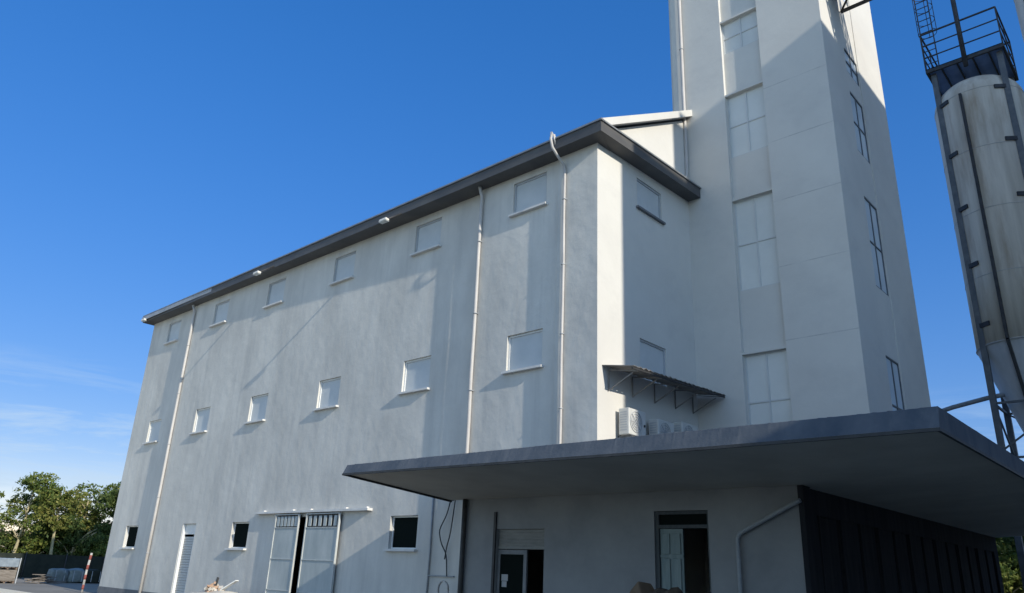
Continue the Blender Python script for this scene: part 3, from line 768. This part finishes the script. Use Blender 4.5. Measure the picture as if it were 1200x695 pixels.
# ------------------------------------------------------------------ silos
def silo(cx, cy, r, zc, zsh, ztop, zout, label, full=True):
    t = thing('silo', (cx, cy, G0), label, 'silo', 'silos behind the canopy')
    prof = [(r, zc)]
    prof += [(r, zc + (zsh-zc)*i/4) for i in range(1, 5)]
    for i in range(1, 9):
        a = i/8*math.pi/2
        prof.append((max(.25, r*math.cos(a)), zsh + (ztop-zsh)*math.sin(a)))
    sh = MB().lathe(cx, cy, prof, 56).build('shell', M['silo'], t)
    for i in range(1, 5):
        z = zc + (zsh-zc)*i/4
        MB().tube([(cx+(r+.002)*math.cos(k*math.pi/28), cy+(r+.002)*math.sin(k*math.pi/28), z) for k in range(56)], .014, 5, closed=True).build('seam', M['silo_cone'], sh)
    MB().tube([(cx+(r+.004)*math.cos(k*math.pi/28), cy+(r+.004)*math.sin(k*math.pi/28), zc) for k in range(56)], .03, 6, closed=True).build('seam', M['silo_cone'], sh)
    MB().lathe(cx, cy, [(.22, zout), (.24, zout+.4), (r, zc-.01)], 40).build('cone', M['silo_cone'], t)
    lx, ly = 1.45/1.95*r, 1.33/1.95*r
    ztl = ztop + .45
    for sx_ in (-1, 1):
        for sy_ in (-1, 1):
            x, y = cx+sx_*lx, cy+sy_*ly
            lg = MB().box(x-.12, x+.12, y-.12, y+.12, G0, ztl).build('leg', M['steel'], t)
            for z in [zc+.9 + k*(zsh-zc-1.0)/4 for k in range(5)]:
                d = Vector((cx-x, cy-y, 0)).normalized()
                MB().bar((x, y + sy_*.04, z), (x - sx_*.46*r/1.92, y + sy_*.36*r/1.92, z), .12, .20).build('bracket', M['dark_steel'], lg)
    br = MB()
    for z0, z1 in ((2.5, 6.9), (7.2, 9.2)):
        for (xa, ya_, xb_, yb_) in ((-1,-1,1,-1),(1,-1,1,1),(1,1,-1,1),(-1,1,-1,-1)):
            br.bar((cx+xa*lx, cy+ya_*ly, z0), (cx+xb_*lx, cy+yb_*ly, z1), .07)
            br.bar((cx+xa*lx, cy+ya_*ly, z1), (cx+xb_*lx, cy+yb_*ly, z1), .09)
    br.build('bracing', M['steel'], t)
    # flat strip down the front of the shell and cone
    st = MB()
    a = math.atan2(-1.0, -0.20)
    px, py = math.cos(a), math.sin(a)
    st.bar((cx+px*(r+.05), cy+py*(r+.05), zsh-.1), (cx+px*(r+.05), cy+py*(r+.05), zc), .30, .12)
    st.bar((cx+px*(r+.05), cy+py*(r+.05), zc), (cx+px*.45, cy+py*.45, zout+.8), .30, .12)
    st.build('level_gauge', M['dark_steel'], t)
    # deck on top
    dx0, dx1, dy0, dy1, dz = cx-1.72/1.95*r, cx+1.72/1.95*r, cy-1.75/1.95*r, cy+1.72/1.95*r, ztl
    MB().box(dx0, dx1, dy0, dy1, dz+.16, dz+.20).build('deck', M['deck'], t)
    e = MB()
    for y in (dy0, dy1-.10): e.box(dx0, dx1, y, y+.10, dz-.02, dz+.20+.001)
    for x in (dx0, dx1-.10): e.box(x, x+.10, dy0+.10, dy1-.10, dz-.02, dz+.20+.001)
    for k in range(1, 5):
        x = dx0 + (dx1-dx0)*k/5; e.box(x-.03, x+.03, dy0+.1, dy1-.1, dz+.04, dz+.158)
    e.build('deck_beam', M['dark_steel'], t)
    rl = MB(); h = 2.1 if full else 1.2
    zt = dz + .2
    cs = [(dx0+.03, dy0+.03), (dx1-.03, dy0+.03), (dx1-.03, dy1-.03), (dx0+.03, dy1-.03)]
    for i in range(4):
        (xa, ya_), (xb_, yb_) = cs[i], cs[(i+1)%4]
        rl.bar((xa, ya_, zt), (xa, ya_, zt+h), .06)
        mx_, my_ = (xa+xb_)/2, (ya_+yb_)/2
        rl.bar((mx_, my_, zt), (mx_, my_, zt+h), .045)
        for f_ in (.33, .66, 1.0): rl.bar((xa, ya_, zt+h*f_), (xb_, yb_, zt+h*f_), .05 if f_ < 1 else .07)
    rl.build('railing', M['dark_steel'], t)
    return t, (dx0, dx1, dy0, dy1, zt)
SX, SY = -4.83, 38.55
s1, (dx0, dx1, dy0, dy1, dzt) = silo(SX, SY, 1.92, 11.75, 24.1, 25.5, 6.1, 'weathered beige steel silo with railed top deck, legs and cone behind the canopy')
# caged ladder and vent pipe on the deck
lad = MB(); lx0, lx1, ly = dx0+.05, dx0+.62, dy0+.05
for x in (lx0, lx1): lad.bar((x, ly, dzt), (x, ly, dzt+9), .05)
z = dzt+.3
while z < dzt+9: lad.bar((lx0, ly, z), (lx1, ly, z), .032); z += .38
lado = lad.build('ladder', M['dark_steel'], s1)
cg = MB(); z = dzt+2.3
while z < dzt+9:
    cg.tube([(( lx0+lx1)/2 + .42*math.cos(a), ly + .42*math.sin(a)*1.0 + .30, z) for a in [R(-50 + k*28) for k in range(11)]], .016, 5); z += .8
for a in (0, 90, 180): cg.bar(((lx0+lx1)/2+.42*math.cos(R(a)), ly+.3+.42*math.sin(R(a)), dzt+2.3), ((lx0+lx1)/2+.42*math.cos(R(a)), ly+.3+.42*math.sin(R(a)), dzt+9), .03)
cg.build('cage', M['dark_steel'], lado)
MB().tube([(SX+.05, dy0-.05, dzt-.6), (SX+.05, dy0-.05, dzt+3), (SX+.05, dy0-.05, dzt+9)], .11, 10).build('filling_pipe', M['dark_steel'], s1)
MB().tube([(-9.2, 38.0, 9.05), (-8.0, 38.0, 9.36), (-6.6, 38.0, 9.62), (-5.2, 38.0, 9.78), (-4.6, 38.0, 9.80)], .10, 10).build('discharge_pipe', M['grey_pipe'], s1)
silo(-0.28, 41.6, 2.40, 13.0, 31.5, 33.2, 6.4, 'taller beige silo at the right edge beside the railed silo', False)

# ------------------------------------------------------------------ conveyor bridge
CB = thing('conveyor_bridge', (-6.5, 23.5, 21.6), 'dark steel lattice conveyor bridge leaving the tower wall near its top', 'conveyor bridge')
bx0, bx1 = XT1+.01, 11.9
by0, by1, bz0, bz1 = 22.75, 24.45, 21.60, 23.0
MB().box(bx0, bx1, by0+.1, by1-.35, bz0+.30, bz0+.75).build('trough', M['dark_steel'], CB)
t = MB()
for y in (by0, by1):
    for z in (bz0, bz1): t.bar((bx0, y, z), (bx1, y, z), .10)
    n = 14
    for i in range(n):
        xa, xb_ = bx0+(bx1-bx0)*i/n, bx0+(bx1-bx0)*(i+1)/n
        t.bar((xa, y, bz0 if i % 2 else bz1), (xb_, y, bz1 if i % 2 else bz0), .06)
        t.bar((xb_, y, bz0), (xb_, y, bz1), .06)
n = 14
for i in range(n):
    xa, xb_ = bx0+(bx1-bx0)*i/n, bx0+(bx1-bx0)*(i+1)/n
    t.bar((xa, by0 if i % 2 else by1, bz0), (xb_, by1 if i % 2 else by0, bz0), .06)
    t.bar((xb_, by0, bz0), (xb_, by1, bz0), .06)
t.build('truss', M['dark_steel'], CB)

# ------------------------------------------------------------------ neighbouring mill block to the right (it casts the big shadows)
NB = thing('neighbour_building', (20, 25, G0), 'tall plain mill block standing to the right across the yard', 'building')
nx0, nx1 = 12.0, 26.0
MB().box(nx0, nx1, 17.9, 45, G0, 27.55).build('wall', M['neighbour'], NB)
MB().box(nx0, nx1, 14.55, 17.898, G0, 24.5).build('side_wing', M['neighbour'], NB)
MB().box(nx0, nx1, 32.5, 44.998, 27.552, 38.0).build('shade_block', M['neighbour'], NB)  # added out of view to keep the railed silo in shade
lw = MB().box(nx0, nx1, -14, 14.548, G0, 11.30).build('low_wing', M['neighbour'], NB)
for y in range(-11, 13, 4):
    for z in (1.0, 5.0):
        wn = MB().box(nx0-.02, nx0-.005, y, y+1.6, z, z+1.5).build('window', M['glass'], NB)
        MB().box(nx0-.10, nx0-.021, y-.1, y+1.7, z-.1, z-.01).build('sill', M['trim'], wn)
for y in range(20, 44, 5):
    for z in (3, 8, 13, 18):
        wn = MB().box(nx0-.02, nx0-.005, y, y+1.6, z, z+1.7).build('window', M['glass'], NB)
        MB().box(nx0-.10, nx0-.021, y-.1, y+1.7, z-.1, z-.01).build('sill', M['trim'], wn)

# ------------------------------------------------------------------ trees
def trunk_mesh(name, H_, r0, seed, lean=(0,0), fork=True):
    rnd = random.Random(seed); mb = MB()
    pts = []; n = 8
    for i in range(n+1):
        t = i/n
        pts.append((lean[0]*t + rnd.uniform(-.06,.06), lean[1]*t + rnd.uniform(-.06,.06), H_*t))
    mb.tube(pts, r0, 8, r2=r0*.35)
    for k in range(7):
        t = rnd.uniform(.45, .95); i = int(t*n); p = Vector(pts[i])
        a = rnd.random()*6.28; ln = rnd.uniform(.9, 2.0)
        q = p + Vector((math.cos(a)*ln*.5, math.sin(a)*ln*.5, ln*.6)); q2 = q + Vector((math.cos(a)*ln*.45, math.sin(a)*ln*.45, ln*.35))
        mb.tube([p, q, q2], r0*.38, 6, r2=r0*.12)
    return mb
PROTO = {}
def make_proto(kind, seed, H_, cr, trunk_h, mat, nleaf, size, lean=(0,0), zlow=.45):
    rnd = random.Random(seed)
    blobs = []
    for k in range(15):
        a = rnd.random()*6.28; rr = cr*rnd.uniform(.15, .85)
        z = H_*rnd.uniform(zlow, .90)
        env = 1.0 - .5*abs((z/H_ - .66)/.34)
        blobs.append((lean[0]*.9 + math.cos(a)*rr*env, lean[1]*.9 + math.sin(a)*rr*env, z, cr*rnd.uniform(.24, .46), .7))
    me = foliage_mesh('crown', blobs, nleaf, size, seed)
    me.materials.append(mat)
    tm = trunk_mesh('trunk', trunk_h, .17, seed+1, lean)
    tme = bpy.data.meshes.new('trunk')
    tme.from_pydata([tuple(v) for v in tm.v], [], tm.f)
    for i in tm.smooth: tme.polygons[i].use_smooth = True
    tme.materials.append(M['bark']); tme.update()
    PROTO[kind] = (me, tme)
make_proto('a', 11, 9.0, 2.9, 7.6, M['leaf_a'], 5200, .15, (.4, .2))
make_proto('b', 23, 8.6, 2.5, 7.4, M['leaf_c'], 4200, .15, (-.3, .5))
make_proto('c', 37, 9.4, 2.7, 7.9, M['leaf_b'], 5200, .15, (.3, -.9))
make_proto('bush', 51, 4.3, 2.9, 2.6, M['leaf_b'], 8000, .15, (0, 0), .12)
make_proto('bush2', 52, 3.6, 2.6, 2.4, M['leaf_a'], 7000, .15, (0, 0), .12)
def tree(kind, x, y, sc, rz, name, label, cat, group):
    t = thing(name, (x, y, G0), label, cat, group)
    t.rotation_euler.z = rz; t.scale = (sc, sc, sc)
    for me, nm in zip(PROTO[kind], ('crown', 'trunk')):
        o = bpy.data.objects.new(nm, me); COL.objects.link(o); o.parent = t
GT = 'trees beyond the fence at the left'
tl = [('a', -81, 23.0, 1.02, .4, 'broad mid green tree at the far left, its crown cut by the picture edge'),
      ('b', -79, 25.6, .98, 1.7, 'yellow-green tree with a pale straight trunk, left of the gap of sky'),
      ('a', -86, 26.6, .92, 2.9, 'mid green tree standing behind the yellow-green one'),
      ('c', -80, 31.6, 1.0, .2, 'dark green tree with forked leaning trunks beside the mill corner'),
      ('b', -83, 28.9, .93, 4.0, 'yellow-green tree in the middle of the row, between two taller crowns'),
      ('c', -83, 34.5, .96, 2.2, 'dark green tree mostly hidden by the mill corner'),
      ('b', -82, 32.6, 1.0, 5.5, 'yellow-green tree just left of the mill corner'),
      ('a', -87, 31.0, 1.05, 1.5, 'mid green tree behind the forked trunks'),
      ('a', -82, 18.5, 1.0, 5.1, 'mid green tree beyond the left edge of the fence'),
      ('c', -84, 14.0, 1.0, 1.1, 'dark green tree left of the wrapped pallet'),
      ('b', -83, 39.0, 1.0, 3.1, 'yellow-green tree behind the mill'),]
for k, x, y, sc, rz, lb in tl: tree(k, x, y, sc, rz, 'tree', lb, 'tree', GT)
bl = [(-84, 21.5, .9, 'rounded bush behind the wrapped pallet'), (-84, 24.4, .95, 'bush under the far left tree'), (-83, 27.6, .9, 'bush between the pale trunks'),
      (-84, 30.9, 1.0, 'dense bush under the gap of sky'), (-83, 33.6, .9, 'bush beside the forked trunks'), (-79, 30.2, 1.0, 'dense bush just left of the forked trunks'), (-80, 27.5, 1.15, 'tall bush right of the pale straight trunk'), (-82, 24.8, 1.05, 'tall bush behind the pale straight trunk'), (-83, 30.5, 1.1, 'tall bush behind the forked trunks'), (-77, 17.5, .9, 'bush at the left end of the fence')]
for i, (x, y, sc, lb) in enumerate(bl): tree('bush2' if i % 2 else 'bush', x, y, sc, i*1.3, 'bush', lb, 'bush', 'bushes behind the dark fence')
for i, (x, y, sc, lb) in enumerate([(-13.5, 62, 1.55, 'leafy bush seen past the end of the loading bay'), (-9.6, 65, 1.5, 'yellowish bush right of the loading bay end'), (-17, 66, 1.5, 'bush hidden behind the loading bay end'), (-5.5, 60, 1.4, 'bush beyond the silo legs'), (-11.6, 59.5, 1.15, 'low bush in front of the leafy bush')]):
    tree('bush' if i % 2 else 'bush2', x, y, sc, i*2.1, 'bush', lb, 'bush', 'bushes behind the loading bay')

# ------------------------------------------------------------------ fence and stored goods at the left
FN = thing('net_fence', (-69, 25, G0), 'dark netted fence along the yard behind the stored goods', 'fence')
MB().box(-69.03, -69, 5, 45, G0+.05, 1.5).build('net', M['net'], FN)
for k in range(14):
    MB().tube([(-68.94, 6+k*2.9, G0), (-68.94, 6+k*2.9, 1.62)], .04, 8).build('post', M['dark_steel'], FN)
def pallet(x, y, label, top):
    t = thing('pallet_stack', (x, y, G0), label, 'pallet', 'pallets stored by the fence')
    w_ = MB()
    for lv in (0, 1):
        z = G0 + lv*.82
        for k in range(6): w_.box(x-.6, x+.6, y-.6+k*.21, y-.6+k*.21+.15, z+.10, z+.13)
        for k in (-1, 0, 1): w_.box(x-.6, x+.6, y+k*.5-.05, y+k*.5+.05, z, z+.098)
    w_.build('pallet', M['wood'], t)
    MB().box(x-.55, x+.55, y-.58, y+.58, G0+.132, G0+.80).build('load', M['grey_wood'], t, bevel=.03)
    MB().box(x-.58, x+.58, y-.60, y+.60, G0+.96, G0+1.50).build('wrapped_load', top, t, bevel=.05)
    for a in (-.62, .62):
        for b in (-.62, .62): MB().bar((x+a, y+b, G0), (x+a, y+b, G0+1.54), .05).build('cage_post', M['frame_grey'], t)
pallet(-58.5, 16.35, 'two-tier pallet with pale blue wrapped load at the left edge', M['wrap'])
pallet(-58.6, 14.9, 'two-tier pallet with pale load just outside the left edge', M['wrap'])
t = thing('board_heap', (-59, 18.9, G0), 'low heap of old grey-brown boards between the pallets and the bales', 'heap')
mb = MB(); rnd = random.Random(4)
for k in range(46):
    a = rnd.gauss(0, .35) + math.pi/2; x = -59 + rnd.gauss(0, .35); y = 18.9 + rnd.gauss(0, .45)
    hgt = max(.03, .62 - abs(y-18.9)*.45 - abs(x+59)*.35)*rnd.uniform(.2, 1)
    ln = rnd.uniform(.5, 1.1); d = Vector((math.cos(a), math.sin(a), rnd.gauss(0, .10)))
    p = Vector((x, y, G0 + hgt + .04))
    mb.bar(p-d*ln*.5, p+d*ln*.5, rnd.uniform(.10, .2), .035)
mb.build('boards', M['grey_wood'], t)
def blob_box(x0, x1, y0, y1, z0, z1, seed, name, mat, parent, amp=.05):
    import bmesh
    bm = bmesh.new(); bmesh.ops.create_cube(bm, size=1)
    bmesh.ops.subdivide_edges(bm, edges=bm.edges[:], cuts=5, use_grid_fill=True)
    off = WL[parent.name]
    for v in bm.verts:
        c = v.co.copy(); rr = max(abs(c.x), abs(c.y), abs(c.z))
        c = c.lerp(c.normalized()*.55, .28)
        nn = mnoise.noise_vector(Vector((c.x*2.4+seed, c.y*2.4, c.z*2.4)))*amp
        v.co = Vector(((x0+x1)/2 + c.x*(x1-x0), (y0+y1)/2 + c.y*(y1-y0), max(z0, (z0+z1)/2 + c.z*(z1-z0)))) + nn - off
        if v.co.z + off.z < z0: v.co.z = z0 - off.z
    me = bpy.data.meshes.new(name); bm.to_mesh(me); bm.free()
    for p in me.polygons: p.use_smooth = True
    me.materials.append(mat)
    o = bpy.data.objects.new(name, me); COL.objects.link(o); o.parent = parent
    return o
for i, (y, lb, mt) in enumerate(((20.35, 'grey-green wrapped bale beside the board heap', 'bale'), (21.5, 'grey-green wrapped bale in the middle of its row', 'bale'), (22.7, 'dark wrapped bale next to the mill corner', 'net'))):
    t = thing('wrapped_bale', (-61, y, G0), lb, 'bale', 'bales stored by the fence')
    blob_box(-61.6, -60.4, y-.56, y+.56, G0, G0+.92, i*3.3, 'wrapping', M[mt], t, .10)
    for k in (-.28, .28): MB().box(-60.39, -60.37, y+k-.02, y+k+.02, G0+.1, G0+.82).build('strap', M['frame_grey'], t)
t = thing('marker_post', (-46.0, 16.75, G0), 'slim red and white striped marker post at the mill corner', 'post')
px, py = -46.0, 16.75
MB().tube([(px, py, G0), (px+.02, py, .8), (px+.06, py+.05, 1.70)], .058, 10).build('post', M['white'], t)
mb = MB()
for z in (-.15, .35, .85, 1.35):
    f_ = lambda z_: (px + .02*min(1, (z_-G0)/1.1) + .04*max(0, (z_-.8)/.9), py + .05*max(0, (z_-.8)/.9), z_)
    MB().tube([f_(z), f_(z+.12), f_(z+.24)], .063, 10).build('stripe', M['red'], t)

# ------------------------------------------------------------------ rubble in front of the long wall
def chunk(mb, p, s_, rnd):
    P = []
    for z in (-1, 1):
        for a, b in ((-1,-1),(1,-1),(1,1),(-1,1)):
            P.append(Vector((a*s_[0]*rnd.uniform(.6,1), b*s_[1]*rnd.uniform(.6,1), z*s_[2]*rnd.uniform(.6,1))))
    rot = Matrix.Rotation(rnd.random()*6.28, 3, 'Z') @ Matrix.Rotation(rnd.gauss(0,.5), 3, 'X')
    mb.hexa([rot @ q + Vector(p) for q in P])
hx, hy = -29.45, 15.5
t = thing('rubble_heap', (hx, hy, G0), 'heap of tan rubble and broken bricks against the long wall left of the sliding gate', 'rubble')
rnd = random.Random(9)
for nm, mt, n in (('brick_pieces', 'brick', 110), ('stone_pieces', 'rubble', 230)):
    mb = MB()
    for k in range(n):
        a = rnd.random()*6.28; rr = 1.25*rnd.random()**.6
        hmax = max(.05, 1.02 - rr*.72 + .10*math.sin(a*3))
        chunk(mb, (hx + math.cos(a)*rr*1.05, hy + math.sin(a)*rr*.75, G0 + .05 + hmax*rnd.random()**.35), (rnd.uniform(.06,.16), rnd.uniform(.05,.11), rnd.uniform(.04,.09)), rnd)
    mb.build(nm, M[mt], t)
blob_box(hx-1.0, hx+1.0, hy-.7, hy+.7, G0, G0+.75, 2.2, 'rubble_core', M['rubble'], t, .10)
mb = MB().bar((hx+.25, hy+.05, G0+.75), (hx+1.0, hy+.35, G0+1.20), .18, .04)
o = mb.build('board', M['board']); tag(o, 'white board leaning out of the right side of the rubble heap', 'board')
mb = MB().bar((hx+.02, hy, G0+.8), (hx+.08, hy+.05, G0+1.28), .07)
o = mb.build('stake', M['dark_pipe']); tag(o, 'short dark stake sticking up from the rubble heap', 'stake')

# ------------------------------------------------------------------ brown heap in front of the panelled door
hx, hy = -8.35, 13.3
t = thing('sack_heap', (hx, hy, G0), 'tall brown heap of crumpled sacks in front of the panelled door', 'heap')
blob_box(hx-.60, hx+.60, hy-.5, hy+.5, G0, .75, 1.1, 'sack', M['sack'], t, .14)
blob_box(hx-.48, hx+.22, hy-.42, hy+.42, .60, 1.30, 4.4, 'sack', M['sack'], t, .20)
blob_box(hx+.02, hx+.62, hy-.40, hy+.40, .55, 1.38, 8.2, 'sack', M['sack'], t, .18)
mb = MB()
mb.hexa([(hx-.42,hy-.35,1.18),(hx-.04,hy-.30,1.20),(hx+.02,hy+.3,1.18),(hx-.40,hy+.3,1.18),(hx-.33,hy-.30,1.38),(hx-.20,hy-.22,1.56),(hx-.17,hy+.2,1.52),(hx-.32,hy+.2,1.36)])
mb.build('cardboard', M['card'], t, bevel=.03)
rnd = random.Random(3)
mb = MB()
for k in range(40):
    a = rnd.random()*6.28; rr = rnd.random()**.5
    chunk(mb, (hx+.05+math.cos(a)*rr*.55, hy+math.sin(a)*rr*.4, 1.26+rnd.random()*.10*(1-rr)), (rnd.uniform(.04,.12), rnd.uniform(.03,.08), rnd.uniform(.015,.05)), rnd)
mb.build('scraps', M['card'], t)
# pale hose on the wall foot near the dark pipe
P = []
for k in range(40):
    a = k*.42; P.append((-17.35 + .22*math.cos(a), 16.22 + .01*k*.12, 1.05 + .24*math.sin(a)))
o = MB().tube(P, .02, 6).build('hose', M['pipe']); tag(o, 'pale coiled hose hanging on the wall beside the dark corner pipe', 'hose')
